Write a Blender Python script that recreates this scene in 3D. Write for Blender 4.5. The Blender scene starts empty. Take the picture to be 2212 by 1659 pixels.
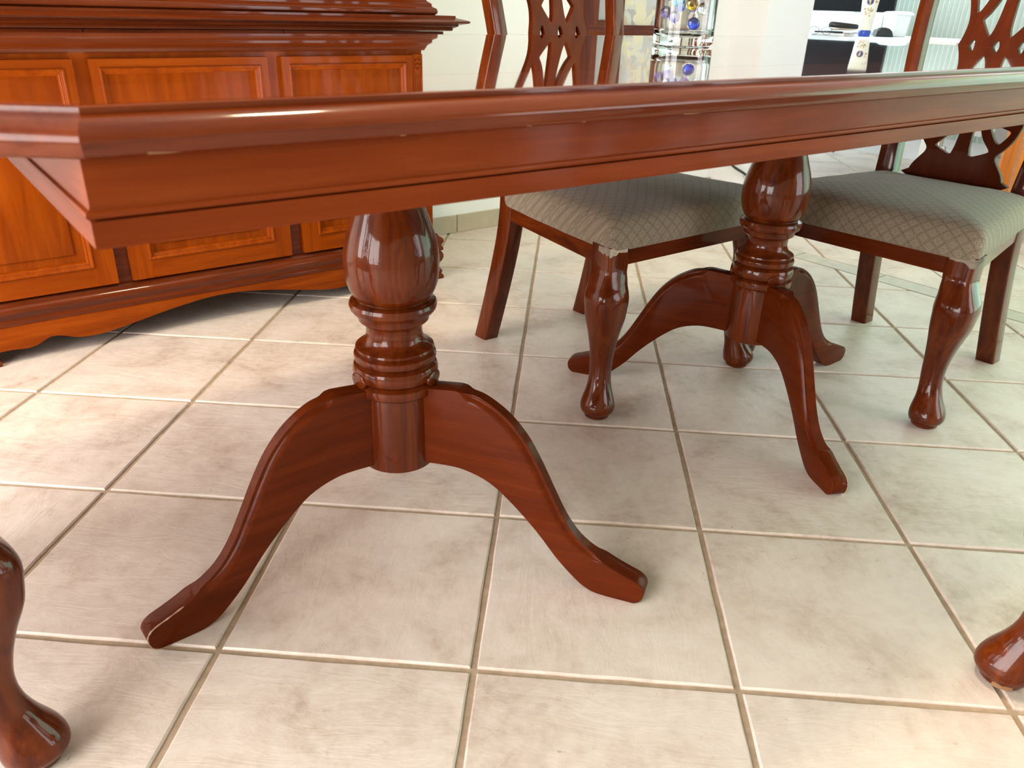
import bpy, bmesh, math, random
from mathutils import Vector, Matrix, noise
random.seed(7)
D = bpy.data
C = bpy.context.scene.collection
PI = math.pi
R = math.radians

# ------------------------------------------------------------------ camera
# room axes: x along the dining table, y across it (away from the viewer), z up; origin under the table centre
cam_d = D.cameras.new('camera')
cam_d.sensor_width = 36.0
cam_d.lens = 1692.52 / 2212 * 36.0
cam_d.clip_start = 0.02
cam_d.dof.use_dof = True
cam_d.dof.focus_distance = 1.45
cam_d.dof.aperture_fstop = 11
cam = D.objects.new('camera', cam_d)
C.objects.link(cam)
r_ = Vector((0.79255, -0.60909, 0.02952)); u_ = Vector((0.24486, 0.36221, 0.89936)); f_ = Vector((0.55848, 0.70556, -0.43622))
cam.matrix_world = Matrix(((r_.x, u_.x, -f_.x, -0.9986), (r_.y, u_.y, -f_.y, -0.9654), (r_.z, u_.z, -f_.z, 0.8247), (0, 0, 0, 1)))
bpy.context.scene.camera = cam

# ------------------------------------------------------------------ world, lights, exposure
world = D.worlds.new('world')
bpy.context.scene.world = world
world.use_nodes = True
wb = world.node_tree.nodes['Background']
wb.inputs['Color'].default_value = (0.72, 0.86, 1.0, 1)
wb.inputs['Strength'].default_value = 1.6
vs = bpy.context.scene.view_settings
vs.view_transform = 'Standard'
vs.look = 'None'
vs.gamma = 1.0
vs.use_curve_mapping = False
vs.exposure = 0.74


def area(name, loc, aim, sx, sy, power, col):
    l = D.lights.new(name, 'AREA')
    l.shape = 'RECTANGLE'
    l.size, l.size_y, l.energy, l.color = sx, sy, power, col
    o = D.objects.new(name, l)
    C.objects.link(o)
    o.location = loc
    o.rotation_euler = (Vector(aim) - Vector(loc)).to_track_quat('-Z', 'Y').to_euler()
    return o


# daylight entering through the openings of the room, plus an added study fill
area('garden_door_daylight', (2.50, -1.10, 1.05), (0, -1.10, 0.75), 1.80, 1.95, 17, (0.36, 1.0, 0.50))
area('front_window_daylight', (1.65, -2.52, 1.15), (0.90, 0, 0.75), 1.20, 1.90, 22, (0.98, 0.98, 1.0))
area('side_window_daylight', (-2.72, -0.20, 1.15), (0, -0.25, 0.55), 2.45, 1.80, 108, (1.0, 0.95, 0.90))
area('study_window_daylight', (4.12, 1.05, 1.62), (1.2, 0.55, 0.3), 1.5, 1.1, 9, (0.84, 0.96, 1.0))
area('study_side_fill', (3.35, 2.52, 1.55), (3.35, 0, 0.9), 1.2, 1.2, 26, (0.80, 0.95, 1.0))  # fill light added to brighten the study wall and floor


# ------------------------------------------------------------------ materials
def nt(name):
    m = D.materials.new(name)
    m.use_nodes = True
    t = m.node_tree
    return m, t, t.nodes['Principled BSDF']


def add(t, typ, **kw):
    n = t.nodes.new(typ)
    for k, v in kw.items():
        setattr(n, k, v)
    return n


def ramp(t, fac, stops):
    n = add(t, 'ShaderNodeValToRGB')
    el = n.color_ramp.elements
    while len(el) < len(stops):
        el.new(0.5)
    for e, (p, c) in zip(el, stops):
        e.position = p
        e.color = (c[0], c[1], c[2], 1)
    t.links.new(fac, n.inputs['Fac'])
    return n.outputs['Color']


def coords(t, scale, rnd=True, rot=(0, 0, 0)):
    tc = add(t, 'ShaderNodeTexCoord')
    mp = add(t, 'ShaderNodeMapping')
    mp.inputs['Scale'].default_value = scale
    mp.inputs['Rotation'].default_value = rot
    t.links.new(tc.outputs['Object'], mp.inputs['Vector'])
    if rnd:
        oi = add(t, 'ShaderNodeObjectInfo')
        ml = add(t, 'ShaderNodeMath', operation='MULTIPLY')
        ml.inputs[1].default_value = 37.0
        t.links.new(oi.outputs['Random'], ml.inputs[0])
        t.links.new(ml.outputs[0], mp.inputs['Location'])
    return mp.outputs['Vector']


def tex_noise(t, vec, scale, detail=4, rough=0.55, dist=0.0):
    n = add(t, 'ShaderNodeTexNoise')
    n.inputs['Scale'].default_value = scale
    n.inputs['Detail'].default_value = detail
    n.inputs['Roughness'].default_value = rough
    n.inputs['Distortion'].default_value = dist
    t.links.new(vec, n.inputs['Vector'])
    return n.outputs['Fac']


def bump(t, b, h, strength, dist=0.01, old=None):
    n = add(t, 'ShaderNodeBump')
    n.inputs['Strength'].default_value = strength
    n.inputs['Distance'].default_value = dist
    t.links.new(h, n.inputs['Height'])
    t.links.new(n.outputs['Normal'], b.inputs['Normal'])
    if 'Coat Normal' in b.inputs and old is None:
        t.links.new(n.outputs['Normal'], b.inputs['Coat Normal'])
    return n


def flat(name, col, rough=0.5, metal=0.0, spec=0.5, var=0.06, scale=30.0, bmp=0.0):
    """plain colour with a little procedural mottling"""
    m, t, b = nt(name)
    v = coords(t, (1, 1, 1))
    f = tex_noise(t, v, scale, 3)
    lo = tuple(c * (1 - var) for c in col)
    hi = tuple(min(1, c * (1 + var)) for c in col)
    t.links.new(ramp(t, f, [(0.3, lo), (0.7, hi)]), b.inputs['Base Color'])
    b.inputs['Roughness'].default_value = rough
    b.inputs['Metallic'].default_value = metal
    b.inputs['Specular IOR Level'].default_value = spec
    if bmp:
        bump(t, b, f, bmp, 0.004)
    return m


def wood(name, axis, dark, mid, light, rough=0.16, coat=0.45, wav=0.0, coatr=0.05, spec=0.08):
    """stained, lacquered wood with grain along the given local axis"""
    m, t, b = nt(name)
    sc = [9.0, 9.0, 9.0]
    sc[axis] = 0.7
    v = coords(t, tuple(sc))
    g = tex_noise(t, v, 5.0, 6, 0.6, 0.6)
    sc2 = [90.0, 90.0, 90.0]
    sc2[axis] = 2.5
    v2 = coords(t, tuple(sc2))
    g2 = tex_noise(t, v2, 3.0, 3, 0.6)
    mx = add(t, 'ShaderNodeMath', operation='MULTIPLY_ADD')
    mx.inputs[1].default_value = 0.25
    t.links.new(g2, mx.inputs[0])
    t.links.new(g, mx.inputs[2])
    t.links.new(ramp(t, mx.outputs[0], [(0.40, dark), (0.62, mid), (0.85, light)]), b.inputs['Base Color'])
    b.inputs['Roughness'].default_value = rough + (0.14 if wav >= 0 else 0.0)
    b.inputs['Specular IOR Level'].default_value = spec
    b.inputs['Coat Weight'].default_value = coat
    b.inputs['Coat Roughness'].default_value = coatr
    b.inputs['Coat IOR'].default_value = 1.5
    w = tex_noise(t, coords(t, (1, 1, 1)), 7.0, 2)
    s = add(t, 'ShaderNodeMath', operation='MULTIPLY_ADD')
    s.inputs[1].default_value = 0.04
    t.links.new(g2, s.inputs[0])
    t.links.new(w, s.inputs[2])
    if wav >= 0:
        bump(t, b, s.outputs[0], 0.06 + wav, 0.006)
    return m


MAH = ((0.048, 0.0064, 0.0013), (0.094, 0.0150, 0.0021), (0.145, 0.029, 0.0038))
CAB = ((0.155, 0.0225, 0.0008), (0.215, 0.0360, 0.0013), (0.275, 0.0525, 0.0020))
W = {}
for ax, nm in enumerate('xyz'):
    W['m' + nm] = wood('mahogany_grain_' + nm, ax, *MAH)
    W['c' + nm] = wood('cherry_cabinet_grain_' + nm, ax, *CAB, rough=0.2, coat=0.10, coatr=0.08, spec=0.04)
for ax, nm in enumerate('xyz'):
    W['s' + nm] = wood('satin_mahogany_grain_' + nm, ax, (0.066, 0.0090, 0.0012), (0.090, 0.0130, 0.0016), (0.118, 0.0195, 0.0024), rough=0.32, coat=0.14, coatr=0.10, spec=0.04)
W['top'] = wood('tabletop_lacquer', 0, *MAH, rough=0.035, coat=1.0, coatr=0.01, wav=-1)
W['topb'] = wood('tabletop_border_lacquer', 0, (0.060, 0.010, 0.004), (0.145, 0.026, 0.008), (0.23, 0.05, 0.012), rough=0.06, coat=1.0, coatr=0.03, wav=-1)
W['cmould'] = wood('dark_cabinet_moulding', 0, (0.062, 0.010, 0.0018), (0.098, 0.016, 0.0026), (0.140, 0.025, 0.0040), rough=0.18, coat=0.4, coatr=0.06)
W['pine'] = wood('orange_pine', 2, (0.45, 0.13, 0.02), (0.58, 0.19, 0.03), (0.70, 0.27, 0.06), rough=0.35, coat=0.2)
for ax, nm in enumerate('xy'):
    W['e' + nm] = wood('edge_mahogany_grain_' + nm, ax, (0.075, 0.0105, 0.0018), (0.118, 0.0185, 0.0026), (0.160, 0.030, 0.0040), rough=0.2, coat=0.5, coatr=0.08, spec=0.05)
for ax, nm in enumerate('xy'):
    W['a' + nm] = wood('apron_mahogany_grain_' + nm, ax, (0.130, 0.0210, 0.0035), (0.172, 0.0300, 0.0052), (0.215, 0.0420, 0.0075), rough=0.32, coat=0.10, coatr=0.12, spec=0.04)
W['raw'] = flat('bare_chipped_wood', (0.50, 0.28, 0.14), 0.7)
W['glue'] = flat('worn_edge_wood', (0.42, 0.27, 0.18), 0.6)


def tile_mat():
    m, t, b = nt('beige_ceramic_tile')
    v = coords(t, (1, 1, 1))
    big = tex_noise(t, v, 7.0, 5, 0.62, 0.5)
    fine = tex_noise(t, v, 46.0, 6, 0.68, 0.3)
    mx = add(t, 'ShaderNodeMath', operation='MULTIPLY_ADD')
    mx.inputs[1].default_value = 0.55
    t.links.new(fine, mx.inputs[0])
    t.links.new(big, mx.inputs[2])
    c1 = ramp(t, mx.outputs[0], [(0.50, (0.43, 0.325, 0.265)), (0.66, (0.575, 0.475, 0.405)), (0.78, (0.64, 0.545, 0.475)), (0.95, (0.69, 0.605, 0.535))])
    # small brown pits with a shape of their own
    pit = ramp(t, tex_noise(t, v, 85.0, 2, 0.5, 1.5), [(0.70, (0, 0, 0)), (0.78, (0.55, 0.55, 0.55))])
    mixn = add(t, 'ShaderNodeMix', data_type='RGBA')
    t.links.new(pit, mixn.inputs[0])
    t.links.new(c1, mixn.inputs[6])
    mixn.inputs[7].default_value = (0.30, 0.20, 0.15, 1)
    t.links.new(mixn.outputs[2], b.inputs['Base Color'])
    rr = add(t, 'ShaderNodeMapRange')
    rr.inputs['To Min'].default_value = 0.28
    rr.inputs['To Max'].default_value = 0.52
    t.links.new(fine, rr.inputs['Value'])
    t.links.new(rr.outputs[0], b.inputs['Roughness'])
    b.inputs['Specular IOR Level'].default_value = 0.5
    v2 = coords(t, (0.55, 1.6, 1), rot=(0, 0, 0.5))
    sl = tex_noise(t, v2, 14.0, 5, 0.6, 1.2)
    bump(t, b, sl, 0.24, 0.006)
    return m


M = {}
M['tile'] = tile_mat()
M['strip'] = flat('decor_strip_tile', (0.52, 0.47, 0.40), 0.35, var=0.1)
M['grout'] = flat('tan_grout', (0.41, 0.305, 0.21), 0.85, var=0.14, scale=60, bmp=0.3)
M['skirt_tile'] = flat('skirting_tile', (0.46, 0.38, 0.28), 0.45, var=0.10, scale=14)


def wall_mat(name, col, bmp=0.5, sc=220.0):
    m, t, b = nt(name)
    v = coords(t, (1, 1, 1), rnd=False)
    f = tex_noise(t, v, sc, 4, 0.6)
    f2 = tex_noise(t, v, 2.0, 3)
    t.links.new(ramp(t, f2, [(0.3, tuple(c * 0.96 for c in col)), (0.7, col)]), b.inputs['Base Color'])
    b.inputs['Roughness'].default_value = 0.75
    bump(t, b, f, bmp, 0.002)
    return m


M['wall'] = wall_mat('cream_plaster', (0.86, 0.845, 0.84))
M['wall_white'] = wall_mat('white_rough_plaster', (0.86, 0.87, 0.87), 1.0, 130.0)
M['ceiling'] = wall_mat('darkened_ceiling', (0.62, 0.60, 0.56), 0.2)  # unseen ceiling, colour darkened below white to dim its reflections
M['wall_darkened'] = wall_mat('darkened_plaster', (0.42, 0.34, 0.26))  # front wall out of view, colour darkened to mute reflections in the wood
M['white'] = flat('white_laminate', (0.80, 0.82, 0.83), 0.4, var=0.02)
M['whitepl'] = flat('white_plastic', (0.78, 0.80, 0.80), 0.4, var=0.03)
M['black'] = flat('black_plastic', (0.012, 0.012, 0.013), 0.3)
M['screen'] = flat('dark_screen', (0.004, 0.004, 0.005), 0.6, spec=0.1)
M['grey'] = flat('grey_plastic', (0.30, 0.30, 0.30), 0.45)
M['steel'] = flat('brushed_steel', (0.62, 0.60, 0.56), 0.25, metal=1.0)
M['cream'] = flat('cream_tube', (0.72, 0.69, 0.58), 0.35, var=0.02)
M['navy'] = flat('navy_print', (0.03, 0.035, 0.16), 0.4)
M['bluecap'] = flat('blue_cap', (0.02, 0.06, 0.36), 0.25)
M['gold'] = flat('gold_print', (0.62, 0.45, 0.20), 0.4)
M['redp'] = flat('red_print', (0.60, 0.14, 0.05), 0.5)
M['greenp'] = flat('green_print', (0.22, 0.27, 0.07), 0.5)
M['inkgrey'] = flat('grey_print', (0.30, 0.30, 0.27), 0.5)
M['rubber'] = flat('cable_rubber', (0.025, 0.025, 0.022), 0.5)
M['blind'] = flat('pale_blind_slat', (0.66, 0.74, 0.68), 0.5, var=0.03)
M['frame_alu'] = flat('white_window_frame', (0.75, 0.76, 0.75), 0.4)
M['lamp_metal'] = flat('lamp_brass', (0.5, 0.36, 0.15), 0.3, metal=1.0)


def fabric_mat():
    m, t, b = nt('beige_woven_upholstery')
    tc = add(t, 'ShaderNodeTexCoord')
    sp = add(t, 'ShaderNodeSeparateXYZ')
    t.links.new(tc.outputs['Object'], sp.inputs[0])

    def mth(op, a, b_):
        n = add(t, 'ShaderNodeMath', operation=op)
        for i, q in enumerate((a, b_)):
            if isinstance(q, (int, float)):
                n.inputs[i].default_value = q
            else:
                t.links.new(q, n.inputs[i])
        return n.outputs[0]
    vv = mth('ADD', sp.outputs['Y'], mth('MULTIPLY', sp.outputs['Z'], -1.0))
    p = mth('ADD', sp.outputs['X'], vv)
    q = mth('SUBTRACT', sp.outputs['X'], vv)
    k = 2 * PI / 0.030
    l1 = mth('ABSOLUTE', mth('SINE', mth('MULTIPLY', p, k / 2), 0), 0)
    l2 = mth('ABSOLUTE', mth('SINE', mth('MULTIPLY', q, k / 2), 0), 0)
    mn = mth('MINIMUM', l1, l2)
    cell = mth('MULTIPLY', l1, l2)
    motif = mth('ABSOLUTE', mth('SINE', mth('MULTIPLY', cell, 7.0), 0), 0)
    nz = tex_noise(t, tc.outputs['Object'], 420.0, 2, 0.7)
    pat = mth('ADD', mth('MULTIPLY', mth('MULTIPLY', motif, mn), 0.55), mth('MULTIPLY', nz, 0.55))
    t.links.new(ramp(t, pat, [(0.20, (0.115, 0.085, 0.054)), (0.40, (0.215, 0.170, 0.115)), (0.75, (0.285, 0.232, 0.162))]), b.inputs['Base Color'])
    b.inputs['Roughness'].default_value = 0.85
    b.inputs['Sheen Weight'].default_value = 0.25
    bump(t, b, pat, 0.5, 0.003)
    return m


M['fabric'] = fabric_mat()
M['fray'] = flat('frayed_lining', (0.45, 0.38, 0.30), 0.9, var=0.2, scale=120)


def glass_mat(name, col, rough=0.0, ior=1.5):
    m, t, b = nt(name)
    b.inputs['Base Color'].default_value = (*col, 1)
    b.inputs['Transmission Weight'].default_value = 1.0
    b.inputs['Roughness'].default_value = rough
    b.inputs['IOR'].default_value = ior
    v = coords(t, (1, 1, 1))
    bump(t, b, tex_noise(t, v, 20, 2), 0.03, 0.002)
    return m


M['glass'] = glass_mat('clear_vase_glass', (0.93, 0.985, 0.965))
M['pane'] = glass_mat('window_pane_glass', (0.97, 1.0, 0.99))
GEM = {'cobalt blue': glass_mat('cobalt_glass', (0.04, 0.10, 0.75), 0.02),
       'amber': glass_mat('amber_glass', (0.80, 0.55, 0.08), 0.02),
       'clear': glass_mat('clear_gem_glass', (0.90, 0.92, 0.93), 0.06),
       'violet': glass_mat('violet_glass', (0.32, 0.26, 0.62), 0.02),
       'turquoise': glass_mat('turquoise_glass', (0.05, 0.45, 0.75), 0.02)}


def picture_mat():
    m, t, b = nt('pale_figure_print')
    v = coords(t, (1, 1, 1), rnd=False)
    vo = add(t, 'ShaderNodeTexVoronoi')
    vo.inputs['Scale'].default_value = 34.0
    nz = add(t, 'ShaderNodeTexNoise')
    nz.inputs['Scale'].default_value = 9.0
    t.links.new(v, nz.inputs['Vector'])
    mix = add(t, 'ShaderNodeMix', data_type='VECTOR')
    mix.inputs[0].default_value = 0.12
    t.links.new(v, mix.inputs[4])
    t.links.new(nz.outputs['Color'], mix.inputs[5])
    t.links.new(mix.outputs[1], vo.inputs['Vector'])
    sp = add(t, 'ShaderNodeSeparateColor')
    t.links.new(vo.outputs['Color'], sp.inputs[0])
    t.links.new(ramp(t, sp.outputs[0], [(0.0, (0.30, 0.29, 0.30)), (0.3, (0.62, 0.60, 0.55)), (0.55, (0.72, 0.64, 0.44)), (0.75, (0.50, 0.50, 0.54)), (0.95, (0.60, 0.46, 0.36))]), b.inputs['Base Color'])
    b.inputs['Roughness'].default_value = 0.35
    return m


M['print'] = picture_mat()


# ------------------------------------------------------------------ helpers
def obj(name, mesh, mat, parent=None):
    o = D.objects.new(name, mesh)
    C.objects.link(o)
    if mat is not None and not mesh.materials:
        mesh.materials.append(mat)
    if parent is not None:
        o.parent = parent
    return o


def thing(name, label, cat, loc=(0, 0, 0), rotz=0.0, group=None):
    o = D.objects.new(name, None)
    C.objects.link(o)
    o.empty_display_size = 0.1
    o.location = loc
    o.rotation_euler = (0, 0, rotz)
    return tag(o, label, cat, group)


def tag(o, label, cat, group=None):
    o['label'] = label
    o['category'] = cat
    if group:
        o['group'] = group
    return o


def struct(o):
    o['kind'] = 'structure'
    return o


def fin(bm, name, smooth=None, bev=0.0, bseg=2):
    if bev:
        ed = [e for e in bm.edges if len(e.link_faces) == 2 and e.calc_face_angle(0) > 0.6]
        bmesh.ops.bevel(bm, geom=ed, offset=bev, segments=bseg, profile=0.5, affect='EDGES', clamp_overlap=True)
    bmesh.ops.recalc_face_normals(bm, faces=bm.faces)
    me = D.meshes.new(name)
    bm.to_mesh(me)
    bm.free()
    if smooth is not None:
        me.shade_smooth()
        me.set_sharp_from_angle(angle=R(smooth))
    return me


def bxm(bm, x0, x1, y0, y1, z0, z1):
    v = [bm.verts.new((x, y, z)) for z in (z0, z1) for y in (y0, y1) for x in (x0, x1)]
    for f in ((0, 2, 3, 1), (4, 5, 7, 6), (0, 1, 5, 4), (2, 6, 7, 3), (0, 4, 6, 2), (1, 3, 7, 5)):
        bm.faces.new([v[i] for i in f])
    return v


def box(name, x0, x1, y0, y1, z0, z1, mat, parent=None, bev=0.0, seg=2):
    bm = bmesh.new()
    bxm(bm, x0, x1, y0, y1, z0, z1)
    return obj(name, fin(bm, name, 35 if bev else None, bev, seg), mat, parent)


def lathe_mesh(name, prof, seg=40, cx=0.0, cy=0.0, smooth=50):
    bm = bmesh.new()
    rings = []
    for r, z in prof:
        if r < 1e-6:
            rings.append([bm.verts.new((cx, cy, z))])
        else:
            rings.append([bm.verts.new((cx + r * math.cos(2 * PI * i / seg), cy + r * math.sin(2 * PI * i / seg), z)) for i in range(seg)])
    for a, b in zip(rings, rings[1:]):
        for i in range(seg):
            j = (i + 1) % seg
            if len(a) == 1 and len(b) == 1:
                continue
            if len(a) == 1:
                bm.faces.new((a[0], b[j], b[i]))
            elif len(b) == 1:
                bm.faces.new((a[i], a[j], b[0]))
            else:
                bm.faces.new((a[i], a[j], b[j], b[i]))
    for rg in (rings[0], rings[-1]):
        if len(rg) > 1:
            bm.faces.new(rg)
    return fin(bm, name, smooth)


def catmull(pts, n=6, closed=False):
    out = []
    m = len(pts)
    rng = range(m if closed else m - 1)
    for i in rng:
        g = (lambda k: pts[k % m]) if closed else (lambda k: pts[max(0, min(m - 1, k))])
        p0, p1, p2, p3 = (Vector(g(i + k)) for k in (-1, 0, 1, 2))
        for s in range(n):
            t = s / n
            out.append(0.5 * ((2 * p1) + (-p0 + p2) * t + (2 * p0 - 5 * p1 + 4 * p2 - p3) * t * t + (-p0 + 3 * p1 - 3 * p2 + p3) * t ** 3))
    if not closed:
        out.append(Vector(pts[-1]))
    return out


def offs(path, dist):
    """offset a closed counter-clockwise 2D path outwards with mitred corners"""
    out = []
    n = len(path)
    for i in range(n):
        p0, p1, p2 = Vector(path[i - 1]), Vector(path[i]), Vector(path[(i + 1) % n])
        a, b = (p1 - p0).normalized(), (p2 - p1).normalized()
        na, nb = Vector((a.y, -a.x)), Vector((b.y, -b.x))
        k = na + nb
        out.append(p1 + k * (dist / max(0.2, k.dot(na))))
    return out


def sweep_mesh(name, path, prof, rng=None, caps=True, smooth=35):
    """sweep a closed profile [(offset, z)] round a closed path; rng = segments to keep"""
    n = len(path)
    rng = list(range(n)) if rng is None else list(rng)
    lay = [offs(path, o) for o, z in prof]
    bm = bmesh.new()
    vid = {}

    def V(i, k):
        i %= n
        if (i, k) not in vid:
            p = lay[k][i]
            vid[(i, k)] = bm.verts.new((p.x, p.y, prof[k][1]))
        return vid[(i, k)]
    m = len(prof)
    for i in rng:
        for k in range(m):
            bm.faces.new((V(i, k), V(i + 1, k), V(i + 1, (k + 1) % m), V(i, (k + 1) % m)))
    if caps and len(rng) < n:
        bm.faces.new([V(rng[0], k) for k in range(m)])
        bm.faces.new([V(rng[-1] + 1, k) for k in range(m)])
    return fin(bm, name, smooth)


def prism(name, outline, thick, bev=0.0, smooth=35, seg=2):
    """outline in (s, z) extruded along local y, centred"""
    bm = bmesh.new()
    a = [bm.verts.new((p[0], -thick / 2, p[1])) for p in outline]
    b = [bm.verts.new((p[0], thick / 2, p[1])) for p in outline]
    n = len(a)
    bm.faces.new(a)
    bm.faces.new(b[::-1])
    for i in range(n):
        bm.faces.new((a[i], b[i], b[(i + 1) % n], a[(i + 1) % n]))
    bm.normal_update()
    if bev:
        ed = [e for e in bm.edges if len(e.link_faces) == 2 and abs(e.verts[0].co.y - e.verts[1].co.y) < 1e-6]
        bmesh.ops.bevel(bm, geom=ed, offset=bev, segments=seg, profile=0.5, affect='EDGES', clamp_overlap=True)
    return fin(bm, name, smooth)


def tube_mesh(name, pts, rad, seg=8, smooth=60):
    """round tube through 3D points; rad number or list"""
    bm = bmesh.new()
    pts = [Vector(p) for p in pts]
    n = len(pts)
    rad = [rad] * n if isinstance(rad, (int, float)) else rad
    up = Vector((0, 0, 1))
    rings = []
    prev = None
    for i in range(n):
        tdir = (pts[min(i + 1, n - 1)] - pts[max(i - 1, 0)]).normalized()
        if prev is None:
            ref = up if abs(tdir.dot(up)) < 0.9 else Vector((1, 0, 0))
            x = tdir.cross(ref).normalized()
        else:
            x = (prev - tdir * prev.dot(tdir)).normalized()
        prev = x
        y = tdir.cross(x)
        rings.append([bm.verts.new(pts[i] + (x * math.cos(2 * PI * k / seg) + y * math.sin(2 * PI * k / seg)) * rad[i]) for k in range(seg)])
    for a, b in zip(rings, rings[1:]):
        for k in range(seg):
            j = (k + 1) % seg
            bm.faces.new((a[k], a[j], b[j], b[k]))
    bm.faces.new(rings[0])
    bm.faces.new(rings[-1])
    return fin(bm, name, smooth)


def ring_loft(name, rings, caps=True, smooth=45):
    bm = bmesh.new()
    vs_ = [[bm.verts.new(p) for p in rg] for rg in rings]
    n = len(vs_[0])
    for a, b in zip(vs_, vs_[1:]):
        for i in range(n):
            j = (i + 1) % n
            bm.faces.new((a[i], a[j], b[j], b[i]))
    if caps:
        bm.faces.new(vs_[0])
        bm.faces.new(vs_[-1])
    return fin(bm, name, smooth)


def filled(name, outer, holes, thick, bev=0.0012):
    """flat pierced shape in (x, z): real holes, thickness along y"""
    cu = D.curves.new(name, 'CURVE')
    cu.dimensions = '2D'
    cu.fill_mode = 'BOTH'
    cu.extrude = thick / 2 - bev
    cu.bevel_depth = bev
    cu.bevel_resolution = 1
    for lp in [outer] + holes:
        s = cu.splines.new('POLY')
        s.points.add(len(lp) - 1)
        for q, p in zip(s.points, lp):
            q.co = (p[0], p[1], 0, 1)
        s.use_cyclic_u = True
    o = D.objects.new(name, cu)
    C.objects.link(o)
    dg = bpy.context.evaluated_depsgraph_get()
    me = D.meshes.new_from_object(o.evaluated_get(dg))
    D.objects.remove(o)
    D.curves.remove(cu)
    me.transform(Matrix(((1, 0, 0, 0), (0, 0, -1, 0), (0, 1, 0, 0), (0, 0, 0, 1))))
    me.shade_smooth()
    me.set_sharp_from_angle(angle=R(35))
    return me


def dup(root, loc, rotz, label):
    r = root.copy()
    C.objects.link(r)
    r.location = loc
    r.rotation_euler = (0, 0, rotz)
    r['label'] = label
    for ch in list(root.children):
        c = ch.copy()
        C.objects.link(c)
        c.parent = r
        for g in list(ch.children):
            d2 = g.copy()
            C.objects.link(d2)
            d2.parent = c
    return r


# ================================================================== THE SETTING
XL, XR, YF, YB, ZC = -2.80, 2.54, -2.60, 1.60, 2.60      # dining room
SX, SY = 4.20, 2.60                                      # far corner of the study
floor = struct(box('floor', XL - .15, SX + .15, YF - .15, SY + .15, -0.06, -0.004, M['grout']))

# ---- floor tiles, laid diagonally: grid measured in the photograph
TS = 0.36
ang = R(41.65)
ca, sa = math.cos(ang), math.sin(ang)
OX, OY = 0.5285 * TS, 1.6425 * TS


def lattice(i, j):
    px, py = i * TS - OX, j * TS - OY
    return Vector((px * ca + py * sa, -px * sa + py * ca))


def clip(poly, ax, val, keep_less):
    out = []
    n = len(poly)
    for k in range(n):
        p, q = poly[k], poly[(k + 1) % n]
        ip = (p[ax] <= val) == keep_less
        iq = (q[ax] <= val) == keep_less
        if ip:
            out.append(p)
        if ip != iq:
            t = (val - p[ax]) / (q[ax] - p[ax])
            out.append(p + (q - p) * t)
    return out


def parea(p):
    return abs(sum(p[i].x * p[(i + 1) % len(p)].y - p[(i + 1) % len(p)].x * p[i].y for i in range(len(p)))) / 2


def tile_poly_mesh(poly, ctr, h=0.0):
    bm = bmesh.new()
    lo = [bm.verts.new((p.x - ctr.x, p.y - ctr.y, -0.006)) for p in poly]
    c0 = Vector((sum(p.x for p in poly), sum(p.y for p in poly))) / len(poly)
    mid = [bm.verts.new((p.x - ctr.x, p.y - ctr.y, -0.0022)) for p in poly]
    hi = []
    for p in poly:
        q = p + (c0 - p).normalized() * 0.0028
        hi.append(bm.verts.new((q.x - ctr.x, q.y - ctr.y, 0.0)))
    n = len(poly)
    for a, b in ((lo, mid), (mid, hi)):
        for i in range(n):
            bm.faces.new((a[i], a[(i + 1) % n], b[(i + 1) % n], b[i]))
    bm.faces.new(hi)
    return fin(bm, 'tile')


hs = TS / 2 - 0.0044
# a full tile with slightly uneven, bevelled rim
full = []
for k in range(4):
    a0 = Vector([(-hs, -hs), (hs, -hs), (hs, hs), (-hs, hs)][k])
    a1 = Vector([(-hs, -hs), (hs, -hs), (hs, hs), (-hs, hs)][(k + 1) % 4])
    nn = Vector(((a1 - a0).y, -(a1 - a0).x)).normalized()
    for s in range(7):
        t = s / 7
        full.append(a0 + (a1 - a0) * t + nn * (random.uniform(-0.0009, 0.0006) if s else -0.0006))
rot2 = Matrix.Rotation(-ang, 2)
full_mesh = tile_poly_mesh(full, Vector((0, 0)))
full_mesh.materials.append(M['tile'])
ST0, ST1 = 1.603, 1.700
ntile = 0
for i in range(-14, 16):
    for j in range(-12, 17):
        cc = (lattice(i, j) + lattice(i + 1, j + 1)) / 2
        if cc.x < XL - .3 or cc.x > SX + .3 or cc.y < YF - .3 or cc.y > SY + .3:
            continue
        poly = [cc + rot2 @ p for p in full]
        for side in (0, 1):
            pl = poly
            if side == 0:
                pl = clip(clip(clip(clip(pl, 0, ST0, True), 0, XL, False), 1, YF, False), 1, YB, True)
            else:
                pl = clip(clip(clip(clip(pl, 0, ST1, False), 0, SX, True), 1, YF if cc.x < 2.6 else -0.3, False), 1, SY if cc.x > 2.6 else YB, True)
            if len(pl) < 3 or parea(pl) < 0.002:
                continue
            if parea(pl) > 0.98 * parea(poly):
                o = obj('tile', full_mesh, None, floor)
                o.rotation_euler = (0, 0, -ang + random.choice((0, PI / 2, PI, -PI / 2)))
            else:
                o = obj('tile', tile_poly_mesh(pl, cc), M['tile'], floor)
            o.location = (cc.x, cc.y, 0.0)
            ntile += 1
# decorative strip across the floor where the next room begins
y = YF
k = 0
while y < YB - 0.05:
    y1 = min(y + 0.325, YB)
    box('strip_tile', ST0 + .006, ST1 - .006, y + .003, y1 - .003, -0.006, 0.0, M['strip'], floor, 0.0012, 1)
    y = y1

# ---- walls
wb_ = struct(box('wall_back', XL - .15, 2.265, YB, YB + .15, 0, ZC, M['wall']))
wl = struct(D.objects.new('wall_left', None))
C.objects.link(wl)


def wall_panel(parent, x0, x1, y0, y1, z0, z1, mat):
    return box('wall_panel', x0, x1, y0, y1, z0, z1, mat, parent)


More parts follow.
